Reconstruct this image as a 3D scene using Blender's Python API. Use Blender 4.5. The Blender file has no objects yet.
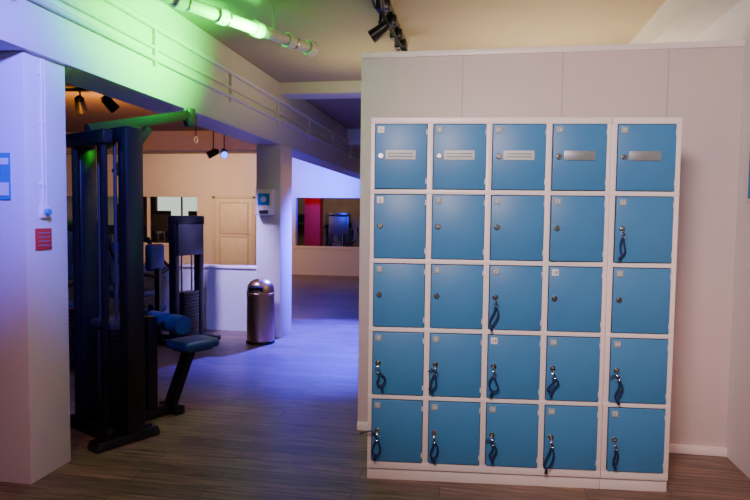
import bpy, bmesh, math, random
from mathutils import Vector, Matrix, Euler
random.seed(7)
D=bpy.data; SC=bpy.context.scene
COL=SC.collection

# ---------------------------------------------------------------- materials
def mat(name,col,rough=0.5,metal=0.0,noise=0.06,nscale=8.0,bump=0.0,bscale=60.0,emis=None,estr=0.0,coat=0.0):
    m=D.materials.new(name); m.use_nodes=True
    nt=m.node_tree; N=nt.nodes; L=nt.links
    b=N['Principled BSDF']
    tc=N.new('ShaderNodeTexCoord'); nz=N.new('ShaderNodeTexNoise')
    nz.inputs['Scale'].default_value=nscale; nz.inputs['Detail'].default_value=4
    L.new(tc.outputs['Object'],nz.inputs['Vector'])
    r=N.new('ShaderNodeValToRGB')
    r.color_ramp.elements[0].position=0.3; r.color_ramp.elements[1].position=0.7
    c=list(col)
    r.color_ramp.elements[0].color=[max(0,x*(1-noise)) for x in c]+[1]
    r.color_ramp.elements[1].color=[min(1,x*(1+noise)) for x in c]+[1]
    L.new(nz.outputs['Fac'],r.inputs['Fac']); L.new(r.outputs['Color'],b.inputs['Base Color'])
    b.inputs['Roughness'].default_value=rough; b.inputs['Metallic'].default_value=metal
    if coat: b.inputs['Coat Weight'].default_value=coat
    if bump:
        n2=N.new('ShaderNodeTexNoise'); n2.inputs['Scale'].default_value=bscale; n2.inputs['Detail'].default_value=5
        L.new(tc.outputs['Object'],n2.inputs['Vector'])
        bp=N.new('ShaderNodeBump'); bp.inputs['Strength'].default_value=bump; bp.inputs['Distance'].default_value=0.01
        L.new(n2.outputs['Fac'],bp.inputs['Height']); L.new(bp.outputs['Normal'],b.inputs['Normal'])
    if emis:
        b.inputs['Emission Color'].default_value=list(emis)+[1]; b.inputs['Emission Strength'].default_value=estr
    return m

M={}
M['wall']=mat('painted_plaster',(0.74,0.70,0.74),0.6,noise=0.03,nscale=2,bump=0.12,bscale=90)
M['walldk']=mat('mirror_band_dark',(0.16,0.12,0.10),0.7,noise=0.3,nscale=2)  # dark tone imitating the dim mirror band
M['panel']=mat('partition_laminate',(0.70,0.59,0.60),0.45,noise=0.02,nscale=2)
M['seam']=mat('panel_seam',(0.46,0.38,0.38),0.7)
M['ceil']=mat('ceiling_plaster',(0.36,0.31,0.20),0.8,noise=0.06,nscale=1.5,bump=0.1)
M['beam']=mat('beam_paint',(0.68,0.66,0.64),0.55,noise=0.03)
M['white']=mat('white_metal',(0.92,0.82,0.83),0.38,noise=0.015)
M['blue']=mat('locker_blue',(0.055,0.235,0.52),0.44,noise=0.05,nscale=5)
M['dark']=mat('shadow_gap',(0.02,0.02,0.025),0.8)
M['steel']=mat('brushed_steel',(0.62,0.58,0.54),0.28,metal=1,noise=0.1,nscale=14)
M['binsteel']=mat('bronze_steel',(0.66,0.46,0.27),0.32,metal=1,noise=0.1,nscale=14)
M['plate']=mat('satin_plate',(0.36,0.40,0.44),0.4,metal=.6)
M['chrome']=mat('chrome',(0.8,0.8,0.8),0.15,metal=1)
M['black']=mat('black_powdercoat',(0.006,0.006,0.010),0.30,noise=0.2)
M['rubber']=mat('black_rubber',(0.010,0.010,0.012),0.6)
M['navy']=mat('navy_vinyl',(0.014,0.050,0.22),0.40,noise=0.15,bump=0.1)
M['label']=mat('label_card',(0.62,0.66,0.68),0.5,noise=0.03)
M['labelg']=mat('label_print',(0.22,0.27,0.32),0.6)
M['tagg']=mat('tag_grey',(0.30,0.36,0.42),0.5)
M['tagw']=mat('tag_white',(0.85,0.85,0.85),0.5)
M['band']=mat('wristband_navy',(0.008,0.018,0.09),0.5)
M['ink']=mat('ink',(0.02,0.02,0.03),0.6)
M['red']=mat('red_sign',(0.65,0.05,0.03),0.5)
M['redcol']=mat('red_paint',(0.80,0.012,0.015),0.5)
M['bluesign']=mat('blue_sign',(0.02,0.20,0.55),0.5)
M['pipe']=mat('pipe_wrap',(0.74,0.74,0.60),0.5,noise=0.1,nscale=20,bump=0.3,bscale=40)
M['door']=mat('door_paint',(0.80,0.77,0.72),0.45)
M['screen']=mat('screen_glass',(0.01,0.01,0.02),0.1)
M['cardio']=mat('grey_plastic',(0.03,0.03,0.04),0.4)
M['lens_blue']=mat('lamp_lens_blue',(0.1,0.2,1),0.3,emis=(.02,.08,1),estr=7)
M['glowpane']=mat('added_glow_pane',(0.8,0.85,.8),0.3,emis=(.85,1,.85),estr=0.9)  # self-glowing pane, added for bright patches in the far band

def floor_mat():
    m=D.materials.new('wood_plank_floor'); m.use_nodes=True
    nt=m.node_tree; N=nt.nodes; L=nt.links; b=N['Principled BSDF']
    tc=N.new('ShaderNodeTexCoord')
    br=N.new('ShaderNodeTexBrick')
    br.inputs['Scale'].default_value=1.0
    br.inputs['Brick Width'].default_value=1.1; br.inputs['Row Height'].default_value=0.12
    br.inputs['Mortar Size'].default_value=0.002; br.offset=0.37
    br.inputs['Color1'].default_value=(0.26,0.175,0.130,1); br.inputs['Color2'].default_value=(0.155,0.108,0.086,1)
    br.inputs['Mortar'].default_value=(0.04,0.03,0.025,1)
    L.new(tc.outputs['Object'],br.inputs['Vector'])
    mp=N.new('ShaderNodeMapping'); mp.inputs['Scale'].default_value=(1.6,22,1)
    L.new(tc.outputs['Object'],mp.inputs['Vector'])
    nz=N.new('ShaderNodeTexNoise'); nz.inputs['Scale'].default_value=2.2; nz.inputs['Detail'].default_value=8; nz.inputs['Roughness'].default_value=0.65
    L.new(mp.outputs['Vector'],nz.inputs['Vector'])
    r=N.new('ShaderNodeValToRGB'); r.color_ramp.elements[0].position=0.33; r.color_ramp.elements[0].color=(0.32,0.31,0.31,1)
    r.color_ramp.elements[1].position=0.66; r.color_ramp.elements[1].color=(1.45,1.4,1.35,1)
    L.new(nz.outputs['Fac'],r.inputs['Fac'])
    mx=N.new('ShaderNodeMixRGB'); mx.blend_type='MULTIPLY'; mx.inputs[0].default_value=1
    L.new(br.outputs['Color'],mx.inputs[1]); L.new(r.outputs['Color'],mx.inputs[2])
    L.new(mx.outputs[0],b.inputs['Base Color'])
    rr=N.new('ShaderNodeMapRange'); rr.inputs['To Min'].default_value=0.30; rr.inputs['To Max'].default_value=0.5
    L.new(nz.outputs['Fac'],rr.inputs['Value']); L.new(rr.outputs[0],b.inputs['Roughness'])
    bp=N.new('ShaderNodeBump'); bp.inputs['Strength'].default_value=0.3; bp.inputs['Distance'].default_value=0.004
    L.new(nz.outputs['Fac'],bp.inputs['Height']); L.new(bp.outputs['Normal'],b.inputs['Normal'])
    return m
M['floor']=floor_mat()

# ---------------------------------------------------------------- mesh builder
class B:
    def __init__(s): s.v=[]; s.f=[]; s.m=[]; s.sm=[]; s.mats=[]
    def mi(s,k):
        if k not in s.mats: s.mats.append(k)
        return s.mats.index(k)
    def addbm(s,bm,k,smooth=False):
        o=len(s.v); bm.verts.index_update()
        for v in bm.verts: s.v.append(tuple(v.co))
        i=s.mi(k)
        for f in bm.faces:
            s.f.append([o+v.index for v in f.verts]); s.m.append(i); s.sm.append(smooth)
        bm.free()
    def box(s,c,size,k,rot=(0,0,0),bev=0.0,seg=2,smooth=False):
        bm=bmesh.new(); bmesh.ops.create_cube(bm,size=1)
        for v in bm.verts: v.co=Vector((v.co.x*size[0],v.co.y*size[1],v.co.z*size[2]))
        if bev>0: bmesh.ops.bevel(bm,geom=bm.edges[:],offset=min(bev,min(size)*0.49),segments=seg,profile=0.5,affect='EDGES')
        R=Euler(rot).to_matrix()
        for v in bm.verts: v.co=R@v.co+Vector(c)
        s.addbm(bm,k,smooth)
    def bb(s,a,b,k,bev=0.0):
        c=[(a[i]+b[i])/2 for i in range(3)]; sz=[abs(b[i]-a[i]) for i in range(3)]
        s.box(c,sz,k,bev=bev)
    def cyl(s,p1,p2,r,k,r2=None,seg=20,smooth=True):
        p1=Vector(p1);p2=Vector(p2); d=p2-p1
        bm=bmesh.new(); bmesh.ops.create_cone(bm,cap_ends=True,segments=seg,radius1=r,radius2=r if r2 is None else r2,depth=d.length)
        q=d.to_track_quat('Z','Y').to_matrix()
        for v in bm.verts: v.co=q@v.co+(p1+p2)/2
        s.addbm(bm,k,smooth)
    def bar(s,p1,p2,w,h,k,bev=0.006):
        p1=Vector(p1);p2=Vector(p2);d=p2-p1
        bm=bmesh.new(); bmesh.ops.create_cube(bm,size=1)
        for v in bm.verts: v.co=Vector((v.co.x*w,v.co.y*h,v.co.z*d.length))
        if bev: bmesh.ops.bevel(bm,geom=bm.edges[:],offset=bev,segments=2,affect='EDGES')
        q=d.to_track_quat('Z','Y').to_matrix()
        for v in bm.verts: v.co=q@v.co+(p1+p2)/2
        s.addbm(bm,k)
    def lathe(s,c,prof,k,seg=36):
        bm=bmesh.new(); rings=[]
        for (r,z) in prof:
            rings.append([bm.verts.new((c[0]+r*math.cos(2*math.pi*i/seg),c[1]+r*math.sin(2*math.pi*i/seg),c[2]+z)) for i in range(seg)])
        for a,b in zip(rings,rings[1:]):
            for i in range(seg):
                j=(i+1)%seg; bm.faces.new((a[i],a[j],b[j],b[i]))
        bm.faces.new(list(reversed(rings[0]))); bm.faces.new(rings[-1])
        s.addbm(bm,k,True)
    def tube(s,pts,r,k,seg=8,closed=False,flat=1.0):
        pts=[Vector(p) for p in pts]; n=len(pts)
        bm=bmesh.new(); rings=[]; prev=None
        for i,p in enumerate(pts):
            if closed: t=pts[(i+1)%n]-pts[i-1]
            else: t=pts[min(i+1,n-1)]-pts[max(i-1,0)]
            t.normalize()
            if prev is None:
                a=t.orthogonal().normalized() if abs(t.dot(Vector((0,1,0))))>0.95 else (Vector((0,1,0))-t*t.dot(Vector((0,1,0)))).normalized()
            else: a=(prev-t*prev.dot(t)).normalized()
            prev=a; bq=t.cross(a)
            rings.append([bm.verts.new(p+a*r*flat*math.cos(2*math.pi*j/seg)+bq*r*math.sin(2*math.pi*j/seg)) for j in range(seg)])
        rng=range(n) if closed else range(n-1)
        for i in rng:
            A=rings[i];Bq=rings[(i+1)%n]
            for j in range(seg):
                q=(j+1)%seg; bm.faces.new((A[j],A[q],Bq[q],Bq[j]))
        if not closed:
            bm.faces.new(list(reversed(rings[0]))); bm.faces.new(rings[-1])
        s.addbm(bm,k,True)
    def make(s,name,loc=(0,0,0),rz=0.0,parent=None):
        me=D.meshes.new(name); me.from_pydata(s.v,[],s.f)
        for k in s.mats: me.materials.append(M[k])
        me.polygons.foreach_set('material_index',s.m); me.polygons.foreach_set('use_smooth',s.sm)
        bm=bmesh.new(); bm.from_mesh(me); bmesh.ops.recalc_face_normals(bm,faces=bm.faces[:]); bm.to_mesh(me); bm.free()
        me.set_sharp_from_angle(angle=math.radians(40))
        o=D.objects.new(name,me); COL.objects.link(o)
        o.location=loc; o.rotation_euler=(0,0,rz)
        if parent: o.parent=parent
        return o

CH=2.70           # ceiling height
XL,XR=-10.5,1.40; YB,YF,YE=-2.6,12.95,17.0
def slab(name,a,b,k,bev=0):
    q=B(); c=[(a[i]+b[i])/2 for i in range(3)]
    q.bb([a[i]-c[i] for i in range(3)],[b[i]-c[i] for i in range(3)],k,bev); return q.make(name,c)

# ---------------------------------------------------------------- room shell
slab('floor',(XL-.2,YB-.2,-0.1),(XR+.2,YE+.2,0),'floor')
slab('ceiling',(XL-.2,YB-.2,CH),(XR+.2,YE+.2,CH+.1),'ceil')
slab('wall_left',(XL-.2,YB-.2,0),(XL,YE+.2,CH),'wall')
slab('wall_right',(XR,YB-.2,0),(XR+.2,YE+.2,CH),'wall')
slab('wall_front',(XL,YB-.2,0),(XR,YB,CH),'wall')
slab('wall_rear',(XL,YE,0),(XR,YE+.2,CH),'walldk')  # back of an added dark room that stands in for mirror reflections
q=B()
q.bb((-4.0,YF,0),(XR,YF+.15,.62),'wall'); q.bb((-4.0,YF,1.72),(XR,YF+.15,CH),'wall')
q.bb((XL,YF,0),(-6.35,YF+.15,.62),'wall'); q.bb((XL,YF,1.72),(-6.35,YF+.15,CH),'wall')
q.bb((-6.35,YF,0),(-4.0,YF+.15,CH),'wall')
q.bb((-4.02,YF-.02,.60),(XR,YF+.17,.64),'white'); q.bb((XL,YF-.02,.60),(-6.33,YF+.17,.64),'white')
for x in (-1.6,-.3): q.bb((x-.025,YF+.05,.62),(x+.025,YF+.1,1.72),'white')
for x in (-7.6,-9.0): q.bb((x-.03,YF+.05,.62),(x+.03,YF+.1,1.72),'white')
q.make('wall_far')
q=B()
q.bb((-.52,-.03,0),(-.45,.0,1.74),'beam',.005); q.bb((.45,-.03,0),(.52,.0,1.74),'beam',.005); q.bb((-.52,-.03,1.69),(.52,.0,1.76),'beam',.005)
q.bb((-.445,-.02,.01),(.445,0,1.685),'door',.004)
q.bb((-.33,-.028,.9),(.33,-.018,1.58),'door',.01); q.bb((-.33,-.028,.15),(.33,-.018,.8),'door',.01)
for (z0,z1) in ((.88,1.60),(.13,.82)):
    q.bb((-.35,-.0205,z0),(.35,-.019,z1),'seam')
q.cyl((.38,-.05,.88),(.28,-.05,.88),.01,'steel'); q.cyl((.38,-.02,.88),(.38,-.05,.88),.012,'steel')
q.bb((-.448,-.0195,0),(-.44,-.005,1.69),'seam'); q.bb((.44,-.0195,0),(.448,-.005,1.69),'seam'); q.bb((-.448,-.0195,1.683),(.448,-.005,1.69),'seam')
q.make('door_1',(-5.45,YF-.002,0))
q=B()
q.bb((-9.6,YE-.03,.8),(-8.0,YE-.01,1.9),'glowpane')  # made-up window: glowing panel that supplies the bright patches
for x in (-9.62,-8.8,-7.98): q.bb((x-.03,YE-.07,.75),(x+.03,YE-.0,1.95),'white')
for z in (.76,1.93): q.bb((-9.65,YE-.07,z-.03),(-7.95,YE,z+.03),'white')
q.make('added_window_1')

q=B(); q.bb((-6.5,6.40,0),(-2.33,6.54,.71),'wall'); q.bb((-6.52,6.38,.71),(-2.32,6.56,.735),'white',.005); q.make('wall_knee')
slab('beam_main',(-2.36,YB,2.06),(-2.06,YF,CH),'beam',.008)
slab('beam_cross',(XL,9.4,2.38),(-2.36,9.75,CH),'beam')
slab('beam_cross.001',(-2.06,9.4,2.45),(XR,9.75,CH),'beam')
slab('beam_cross.002',(-2.06,6.1,2.58),(XR,6.4,CH),'beam')
slab('beam_right',(1.15,YB,2.52),(XR,YF,CH),'beam')
slab('pillar',(-2.75,2.51,0),(-2.09,2.80,2.06),'wall',.006)
slab('column',(-2.32,6.10,0),(-2.05,6.50,2.06),'wall',.006)

q=B()
q.bb((-.70,3.57,0),(XR,3.65,2.27),'panel',.003)
for x in (-.10,.46,1.02): q.bb((x-.002,3.567,.0),(x+.002,3.572,2.25),'seam')
q.bb((-.705,3.56,2.25),(XR,3.66,2.285),'white',.004)
q.make('wall_partition')
slab('baseboard_partition',(-.70,3.555,0),(XR,3.57,.05),'white',.003)

# ---------------------------------------------------------------- lockers
LR=math.radians(5.2)
lp=Vector((-.515,2.885,0))
ux=Vector((math.cos(LR),math.sin(LR),0)); uy=Vector((-math.sin(LR),math.cos(LR),0))
H=1.79; DEP=.50
keysB=B()
def keyset(x,z,seed):
    rnd=random.Random(seed*13)
    s=keysB
    s.cyl((x,-.018,z),(x,-.034,z),.004,'chrome',seg=8)
    s.box((x,-.036,z-.004),(.004,.003,.026),'chrome'); s.cyl((x-.002,-.036,z-.014),(x+.002,-.036,z-.014),.010,'chrome',seg=12)
    ring=[(x+.011*math.cos(a),-.037,z-.030+.013*math.sin(a)) for a in [i*math.pi/7 for i in range(14)]]
    s.tube(ring,.0015,'chrome',seg=6,closed=True)
    sway=rnd.uniform(-.028,.028); Ln=rnd.uniform(.065,.11); w=rnd.uniform(.012,.024)
    tw=rnd.uniform(-.7,.7); pts=[]; k1=rnd.uniform(-.012,.012)
    for i in range(22):
        a=2*math.pi*i/22
        t=(1-math.cos(a))/2
        px=w*math.sin(a)*(0.4+t*.8)
        pts.append((x+px*math.cos(tw)+sway*t+k1*math.sin(t*5),-.036+px*math.sin(tw)*.3,z-.040-Ln*t))
    s.tube(pts,.0048,'band',seg=6,closed=True,flat=.5)
    s.box((x+sway-.006,-.036,z-.05-Ln),(.012,.006,.035),'band',rot=(0,rnd.uniform(-.8,.8),0),bev=.002)
    if seed%3==0:
        s.tube([(x,-.036,z-.03),(x-.02,-.036,z-.015),(x-.035,-.034,z-.03)],.004,'band',seg=6)
    if seed==5:
        s.tube([(x,-.036,z-.02),(x-.025,-.037,z+.004),(x-.06,-.037,z-.002),(x-.085,-.037,z-.012)],.005,'band',seg=6)

keylist=[]
def cabinet(x0,x1,cols,first,name):
    root=D.objects.new(name,None); COL.objects.link(root)
    root.location=lp+ux*x0; root.rotation_euler=(0,0,LR); root.empty_display_size=.1
    w=x1-x0; s=B(); t=.018
    s.bb((.0,.02,.0),(t,DEP,H),'white',.002); s.bb((w-t,.02,0),(w,DEP,H),'white',.002)
    s.bb((0,.02,H-t),(w,DEP,H),'white',.002); s.bb((t,DEP-.01,.0),(w-t,DEP,H-t),'white')
    s.bb((t,.035,.0),(w-t,.05,.075),'white')
    s.bb((0,.012,.0),(w,.035,.062),'white',.002)
    zrow=[1.76-.337*i for i in range(5)]; hh=.315
    s.bb((0,0,zrow[0]),(w,.022,H),'white',.002)
    for i in range(5):
        zb=zrow[i]-hh; zn=(zrow[i+1] if i<4 else .06)
        s.bb((0,0,zn),(w,.022,zb),'white',.0015)
        s.bb((t,.022,zb-.02),(w-t,DEP-.01,zb-.002),'white')
    xs=[0]+[v for c in cols for v in c]+[w]
    for j in range(0,len(xs),2): s.bb((xs[j],0.0005,.06),(xs[j+1],.0215,H-.001),'white',.0015)
    for c in range(len(cols)-1):
        xm=(cols[c][1]+cols[c+1][0])/2; s.bb((xm-.008,.02,.08),(xm+.008,DEP-.01,H-t),'white')
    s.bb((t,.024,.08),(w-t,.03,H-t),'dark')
    s.make('carcass',parent=root)
    for c,(a,b) in enumerate(cols):
        for i in range(5):
            n=first+c*5+i
            d=B(); dw=b-a
            d.box((dw/2,-.001,-hh/2),(dw-.006,.016,hh-.007),'blue',bev=.003)
            tk='tagw' if n in (1,2,14,18) else 'tagg'
            d.box((.030,-.0105,-.030),(.032,.003,.032),tk,bev=.001)
            lx=.030; lz=-.155
            d.cyl((lx,-.009,lz),(lx,-.013,lz),.0135,'chrome',seg=20); d.cyl((lx,-.013,lz),(lx,-.019,lz),.0095,'steel',seg=20)
            d.box((lx,-.0195,lz),(.002,.002,.010),'dark')
            for hz in (-.04,-hh+.04): d.cyl((dw-.004,-.008,hz-.012),(dw-.004,-.008,hz+.012),.003,'white',seg=8)
            if i==0:
                lk='label' if n<15 else 'plate'
                d.box((.125,-.011,-.150),(.145,.004,.045),lk,bev=.001)
                if lk=='label':
                    for k in range(2): d.box((.125,-.0135,-.143-k*.014),(.12,.001,.005),'labelg')
            o=d.make('door_panel_%d'%n,parent=root)
            aj=0
            if n in (16,17,22): aj=math.radians(1.5)
            if n==1: aj=math.radians(1.0)
            o.location=(a,0,zrow[i])
            if aj:
                o.rotation_euler=(0,0,aj)
                o.location=(b-dw*math.cos(aj),-dw*math.sin(aj),zrow[i])
            fc=D.curves.new('digit','FONT'); fc.body=str(n); fc.size=.024; fc.align_x='CENTER'; fc.align_y='CENTER'
            fo=D.objects.new('digit_%d'%n,fc); COL.objects.link(fo); fc.materials.append(M['ink'] if tk=='tagw' else M['tagw'])
            fo.parent=o; fo.location=(.030,-.0125,-.030); fo.rotation_euler=(math.pi/2,0,0)
            if i>=3 or n in (13,22): keylist.append((x0+a+.030,zrow[i]-.155,n))
    return root
dw=.2535; m0=.020; g=.027
cols=[(m0+k*(dw+g),m0+k*(dw+g)+dw) for k in range(4)]
cab=cabinet(0,1.135,cols,1,'locker_cabinet')
cabinet(1.137,1.452,[(.024,.024+.268)],21,'locker_cabinet')
for (x,z,n) in keylist: keyset(x,z,n)
keysB.make('keys_with_wristbands',(0,0,0),0,parent=cab)

# ---------------------------------------------------------------- pillar fittings
q=B()
q.cyl((0,0,1.34),(0,0,2.05),.007,'white',seg=10); q.cyl((0,.022,1.34),(0,.022,2.05),.005,'white',seg=10)
for z in (1.45,1.75,1.98): q.box((-.004,.011,z),(.012,.05,.014),'white',bev=.002)
q.box((-.002,.011,1.315),(.02,.055,.06),'white',bev=.006)
q.cyl((.006,.011,1.315),(.028,.011,1.315),.018,'bluesign',r2=.015)
q.make('thermostat_with_conduit',(-2.082,2.615,0))
q=B(); q.box((0,0,0),(.005,.11,.105),'red',bev=.001)
for k in range(4): q.box((.003,0,-.03+k*.02),(.002,.08,.004),'labelg')
q.make('red_safety_sign',(-2.087,2.62,1.182))
q=B(); q.box((0,0,0),(.10,.004,.22),'bluesign'); q.box((0,-.003,.07),(.08,.002,.03),'tagw'); q.box((0,-.003,-.06),(.08,.002,.06),'tagw'); q.make('blue_notice',(-2.215,2.507,1.48))
q=B(); q.box((0,0,0),(.008,.32,.62),'white',bev=.002); q.box((-.005,0,0),(.003,.28,.58),'bluesign'); q.box((-.007,0,.17),(.002,.2,.14),'tagw')
for k in range(5): q.box((-.007,0,-.03-k*.05),(.002,.2,.018),'label')
q.make('wall_poster',(1.395,3.28,1.72))
q=B(); q.box((0,0,0),(.19,.10,.27),'white',bev=.015); q.box((0,-.052,.03),(.13,.006,.12),'bluesign',bev=.002); q.box((0,-.05,-.10),(.10,.02,.035),'cardio',bev=.006)
q.cyl((.0,-.056,.03),(.0,-.06,.03),.03,'label')
q.make('hand_sanitizer_dispenser',(-2.20,6.049,1.45))
q=B(); r=.145
q.lathe((0,0,0),[(r*.98,0),(r,.012),(r,.02),(r*.97,.025),(r*.97,.50),(r*1.0,.505),(r*1.0,.52),(r*.97,.525)],'binsteel')
q.lathe((0,0,0),[(r*1.01,0),(r*1.02,.03),(r*.98,.032)],'rubber')
q.lathe((0,0,.525),[(r*.97,0),(r*.965,.03),(r*.9,.07),(r*.75,.105),(r*.5,.128),(r*.22,.138),(.001,.14)],'binsteel')
q.box((0,-r*.86,.57),(.15,.035,.055),'rubber',rot=(.45,0,0),bev=.008)
q.make('trash_bin',(-2.18,5.86,0))

# ---------------------------------------------------------------- gym machines
def pad(s,c,size,rot=(0,0,0),k='navy'): s.box(c,size,k,rot=rot,bev=min(size)*.42,seg=4,smooth=True)
q=B()
for sx in (-.255,.255):
    q.bb((sx-.045,-.055,.03),(sx+.045,.055,1.80),'black',.012)
    q.bb((sx-.05,-.24,0),(sx+.05,.14,.055),'black',.01)
    for yy in (-.22,.12): q.box((sx,yy,.02),(.11,.05,.04),'rubber',bev=.01)
    q.bar((sx*.62,-.11,.03),(sx*.62,-.11,1.78),.03,.03,'black')
q.bb((-.29,-.05,1.73),(.29,.05,1.80),'black',.012); q.bb((-.29,-.05,.05),(.29,.05,.12),'black',.01)
q.bb((-.22,-.14,1.70),(.22,-.08,1.78),'black',.01)
q.bb((-.22,-.14,.02),(.22,-.08,.08),'black',.01)
for sx in (-.09,.09): q.cyl((sx,0,.1),(sx,0,1.75),.010,'cardio')
for k in range(16): q.box((0,0,.155+k*.030),(.27,.12,.027),'black',bev=.004)
q.box((0,-.001,.65),(.24,.10,.05),'cardio',bev=.01); q.cyl((0,0,.65),(0,0,1.75),.004,'rubber')
q.box((.0,-.062,.40),(.018,.004,.44),'cardio')
q.bar((0,-.12,1.79),(0,.58,1.975),.05,.06,'black',.01)
q.bar((0,.05,1.55),(0,.28,1.85),.03,.05,'black')
for (yy,zz) in ((.0,1.74),(.58,1.955)):
    q.cyl((-.012,yy,zz),(.012,yy,zz),.05,'rubber',seg=28); q.cyl((-.018,yy,zz),(.018,yy,zz),.014,'chrome')
q.box((-.022,.58,1.955),(.005,.06,.12),'cardio',bev=.002); q.box((.022,.58,1.955),(.005,.06,.12),'cardio',bev=.002)
q.cyl((0,.63,1.95),(0,.63,1.83),.004,'rubber'); q.tube([(0,.63+.014*math.cos(a),1.815+.02*math.sin(a)) for a in [i*math.pi/7 for i in range(14)]],.004,'chrome',closed=True,seg=6)
q.cyl((0,.03,1.79),(0,.58,2.005),.004,'rubber')
q.bb((-.04,.05,0),(.04,.44,.06),'black',.01); q.box((0,.43,.03),(.20,.07,.06),'black',bev=.01)
q.bar((0,.42,.05),(0,.58,.42),.09,.05,'black')
pad(q,(0,.60,.435),(.24,.28,.065))
q.box((0,.60,.40),(.16,.2,.02),'black')
q.bar((0,.28,.05),(0,.28,.66),.05,.07,'black'); q.bar((0,.28,.58),(0,.42,.60),.04,.04,'black')
q.cyl((-.18,.42,.60),(.14,.42,.60),.012,'chrome')
for a,b in ((-.20,-.03),(.03,.15)):
    q.cyl((a,.42,.60),(b,.42,.60),.060,'navy',seg=28)
q.make('lat_pulldown_machine',(-2.17,3.26,0),math.radians(-27.4))

def seated(loc,rz,h=1.35,name='seated_weight_machine'):
    q=B()
    for sx in (-.2,.2):
        q.bb((sx-.035,-.04,.02),(sx+.035,.04,h),'black',.01)
        q.bb((sx-.04,-.25,0),(sx+.04,.25,.05),'black',.01)
    q.bb((-.235,-.05,h-.09),(.235,.05,h),'black',.012); q.bb((-.2,-.06,.9),(.2,-.045,h-.09),'cardio',.003)
    for sx in (-.08,.08): q.cyl((sx,0,.05),(sx,0,h-.05),.011,'chrome')
    for k in range(14): q.box((0,0,.08+k*.033),(.24,.12,.029),'black',bev=.004)
    q.bb((-.03,.0,0),(.03,1.05,.06),'black',.01); q.box((0,1.02,.03),(.5,.07,.06),'black',bev=.01)
    q.bar((0,.80,.05),(0,.76,.44),.06,.06,'black'); pad(q,(0,.70,.47),(.34,.40,.075))
    q.bar((0,.88,.40),(0,1.0,.98),.05,.05,'black'); pad(q,(0,.91,.78),(.28,.07,.46),rot=(-.15,0,0))
    q.bar((0,.36,.05),(0,.36,.74),.05,.06,'black'); pad(q,(0,.40,.86),(.24,.08,.28))
    for sx in (-1,1):
        q.tube([(sx*.02,.36,.66),(sx*.28,.42,.72),(sx*.33,.62,.85),(sx*.30,.70,.95)],.016,'black',seg=10)
        q.tube([(sx*.30,.70,.95),(sx*.29,.74,1.05)],.022,'rubber',seg=10)
        q.cyl((sx*.05,.5,.30),(sx*.24,.5,.30),.05,'navy')
    return q.make(name,loc,rz)
seated((-2.92,5.72,0),math.radians(80),1.30)
seated((-3.30,4.45,0),math.radians(50),1.25)
seated((-5.1,5.3,0),math.radians(35),1.45)
seated((-5.2,8.6,0),math.radians(120),1.30)
seated((-7.3,8.0,0),math.radians(60),1.45)
seated((-7.0,11.0,0),math.radians(100),1.5)
seated((-8.8,11.4,0),math.radians(150),1.5)
for x,y in ((-5.6,13.6),(-3.15,13.6),(-2.35,13.7),(-1.5,13.6),(-.6,13.6),(-9.6,13.6),(-8.6,13.7),(-7.6,13.6),(-6.7,13.7)):  # machines of the added rear room, in place of mirror reflections
    seated((x,y,0),0,1.40)
def cardio(loc,rz):
    q=B()
    q.bb((-.35,-.6,.0),(.35,.75,.16),'cardio',.03); q.bb((-.25,-.55,.155),(.25,.5,.175),'rubber',.005)
    for sx in (-.34,.34):
        q.tube([(sx,.65,.1),(sx,.72,.7),(sx,.60,1.15)],.035,'black',seg=10)
        q.tube([(sx,.60,1.12),(sx,.40,1.02),(sx,.05,.98)],.022,'rubber',seg=10)
    q.box((0,.58,1.22),(.72,.09,.34),'cardio',rot=(-.3,0,0),bev=.03); q.box((0,.525,1.24),(.42,.01,.22),'screen',rot=(-.3,0,0))
    return q.make('treadmill',loc,rz)
for x in (-4.9,-3.9,-2.7,-1.6,-.6): cardio((x,16.1,0),0)  # treadmills also stand in for what the mirrors would reflect
slab('red_column',(-4.10,14.0,0),(-3.72,14.3,CH),'redcol')

# ---------------------------------------------------------------- pipes, tracks
q=B()
for (z,r) in ((2.30,.016),(2.37,.012),(2.50,.02)):
    q.cyl((r,-4.5,z),(r,8.5,z),r,'beam',seg=14)
for y in [-2+1.2*i for i in range(9)]: q.box((.012,y,2.39),(.024,.03,.27),'beam',bev=.003)
q.make('wall_pipes',(-2.06,2.0+.0,0))
q=B()
a=Vector((-1.98,2.50,2.50)); b=Vector((-1.20,4.18,2.50)); d=(b-a).normalized()
q.cyl(a,b,.038,'pipe',seg=24)
Lh=(b-a).length; tt=.15
while tt<Lh:
    p=a+d*tt; q.cyl(p-d*.03,p+d*.03,.05,'pipe',seg=24); q.cyl(p+d*.05,p+d*.058,.043,'steel',seg=24); tt+=.30
q.cyl(b-d*.02,b+d*.05,.052,'pipe',seg=24)
for t in (.4,1.5): p=a+d*t; q.cyl(p,p+Vector((0,0,.2)),.006,'steel',seg=8)
q.make('ceiling_pipe')

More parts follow.
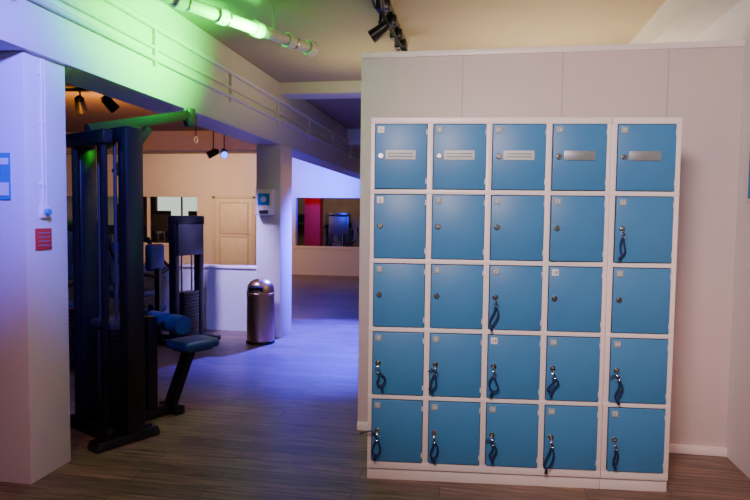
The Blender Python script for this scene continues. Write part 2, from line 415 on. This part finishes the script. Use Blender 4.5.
def spot_fixture(s,c,aim,sc=1.0,lens=None):
    c=Vector(c); aim=Vector(aim).normalized()
    s.cyl(c+Vector((0,0,.14*sc)),c+Vector((0,0,.0)),.010,'black',seg=10)
    s.cyl(c-aim*.06*sc,c+aim*.09*sc,.045*sc,'black',r2=.055*sc,seg=20)
    s.cyl(c-aim*.08*sc,c-aim*.06*sc,.03*sc,'black',seg=20)
    s.box(c+Vector((0,0,.05*sc)),(.02,.10*sc,.02),'black',bev=.003)
    if lens: s.cyl(c+aim*.088*sc,c+aim*.095*sc,.048*sc,lens,seg=20)
q=B()
q.bb((-.02,3.1,CH-.04),(.02,4.9,CH),'black',.003)
q.tube([(0,3.15,2.62),(.03,3.5,2.57),(-.02,3.9,2.60),(.02,4.3,2.55),(0,4.75,2.62)],.012,'black')
q.tube([(-.03,3.2,2.64),(-.05,3.7,2.60),(.0,4.2,2.62),(-.03,4.7,2.60)],.009,'black')
for y in (3.75,4.05,4.35,4.6):
    q.box((.0,y,2.62),(.09,.07,.07),'black',bev=.01)
spot_fixture(q,(0.03,4.70,2.54),(.2,.5,-.5),.8); spot_fixture(q,(-.05,3.95,2.53),(-.8,.1,-.5),.8)
q.make('track_light',(-.60,0,0))
def tl(name,x,y,aims,span=1.2,z=CH,lens=None,drop=.17):
    q=B(); q.bb((-span/2,-.018,z-.035),(span/2,.018,z),'black',.003)
    n=len(aims)
    for i,a in enumerate(aims):
        xx=-span/2+span*(i+.5)/n
        q.cyl((xx,0,z),(xx,0,z-drop),.01,'black')
        spot_fixture(q,(xx,0,z-drop),a,1.1,lens[i] if lens else None)
    return q.make(name,(x,y,0))
tl('track_light',-4.2,6.1,[(-.3,.6,-.5),(.4,.5,-.6)],.7)
tl('track_light',-4.0,8.9,[(-.5,-.3,-.3),(.35,-.7,-.35)],.36,lens=[None,'lens_blue'],drop=.42)
tl('track_light',-1.2,8.6,[(0,-.4,-.8),(.1,.8,-.5)],.8)

# ---------------------------------------------------------------- lights
def light(kind,name,loc,target,col,e,size=.3,angle=60,blend=.6,sy=None):
    l=D.lights.new(name,kind); l.energy=e; l.color=col
    if kind=='AREA':
        l.size=size
        if sy: l.shape='RECTANGLE'; l.size_y=sy
    elif kind=='SPOT': l.spot_size=math.radians(angle); l.spot_blend=blend; l.shadow_soft_size=size
    else: l.shadow_soft_size=size
    o=D.objects.new(name,l); COL.objects.link(o); o.location=loc
    o.rotation_euler=(Vector(target)-Vector(loc)).to_track_quat('-Z','Y').to_euler()
    return o
light('SPOT','locker_spot',(-.3,.2,2.55),(.45,3.2,1.5),(1,.76,.72),500,.35,68,.9)
light('AREA','ceiling_lamp_entrance',(.2,.0,2.6),(-.2,1.7,0),(1,.62,.50),13,.9)
light('SPOT','violet_spot',(-1.0,1.4,2.45),(-2.3,2.9,1.60),(.11,.07,1),620,.08,52,.9)
light('SPOT','pink_spot',(-.3,.6,2.3),(-2.2,2.6,.2),(1,.42,.70),60,.2,42,1)
light('SPOT','green_spot',(-1.25,3.6,2.30),(-2.15,3.5,2.62),(.015,1,.05),300,.05,115,.9)
light('SPOT','green_ceiling_spot',(-3.1,3.6,2.1),(-3.0,4.0,2.7),(.1,1,.1),12,.05,130,.9)
light('SPOT','blue_floor_spot',(-1.45,7.6,2.6),(-1.64,6.2,0),(.045,.03,1),6800,.05,56,.9)
light('SPOT','blue_wall_spot',(-3.1,11.6,1.9),(-3.3,12.95,2.15),(.015,.04,1),620,.08,100,.9)
light('AREA','corridor_warm',(-1.2,11.9,2.3),(-2.4,12.6,0),(1,.65,.4),5,.5)
light('AREA','gym_warm',(-5.6,10.6,2.3),(-6.0,12.9,1.6),(1,.55,.26),75,1.0)
light('SPOT','amber_spot',(-4.3,6.0,2.2),(-4.8,7.2,2.7),(1,.33,.04),120,.08,130,.9)
light('SPOT','gym_lavender',(-2.75,5.1,2.3),(-2.60,6.4,.45),(.46,.36,1),520,.1,46,.8)
light('SPOT','machine_seat_spot',(-1.2,4.6,2.5),(-1.88,3.75,.45),(.75,.75,1),45,.08,32,.9)
light('SPOT','column_warm',(-.9,8.0,2.4),(-2.0,6.3,1.2),(1,.42,.2),60,.1,40,.8)
light('AREA','behind_partition',(.5,4.9,1.9),(.5,4.7,2.7),(1,.74,.45),30,1.2)
light('AREA','corridor_ceiling_fill',(-1.0,5.2,2.0),(-1.0,5.2,2.7),(1,.80,.36),7,.6)  # unseen fill, added to warm the ceiling against the blue bounce
light('AREA','rear_room',(-4,15.6,2.6),(-4,16.5,0.6),(1,.7,.5),50,2.0)
light('SPOT','red_column_spot',(-3.6,13.25,2.4),(-3.9,14.0,1.3),(1,.5,.4),22,.05,50,.5)
light('SPOT','floor_warm',(.9,1.5,2.5),(1.2,3.1,.0),(1,.42,.2),50,.1,50,.8)
light('SPOT','floor_warm_left',(-1.2,1.0,2.4),(-1.3,2.7,.0),(1,.52,.32),45,.1,70,1)

w=D.worlds.new('world'); SC.world=w; w.use_nodes=True
w.node_tree.nodes['Background'].inputs[0].default_value=(.4,.35,.5,1); w.node_tree.nodes['Background'].inputs[1].default_value=.05

# ---------------------------------------------------------------- camera
cd=D.cameras.new('camera'); cd.lens=28.8; cd.sensor_width=36; cd.clip_start=.05
co=D.objects.new('camera',cd); COL.objects.link(co)
Rm=Matrix.Rotation(math.radians(9.6),4,'Z')@Matrix.Rotation(math.radians(90-3.15),4,'X')@Matrix.Rotation(math.radians(.71),4,'Z')
co.matrix_world=Matrix.Translation((0,0,1.31))@Rm
SC.camera=co
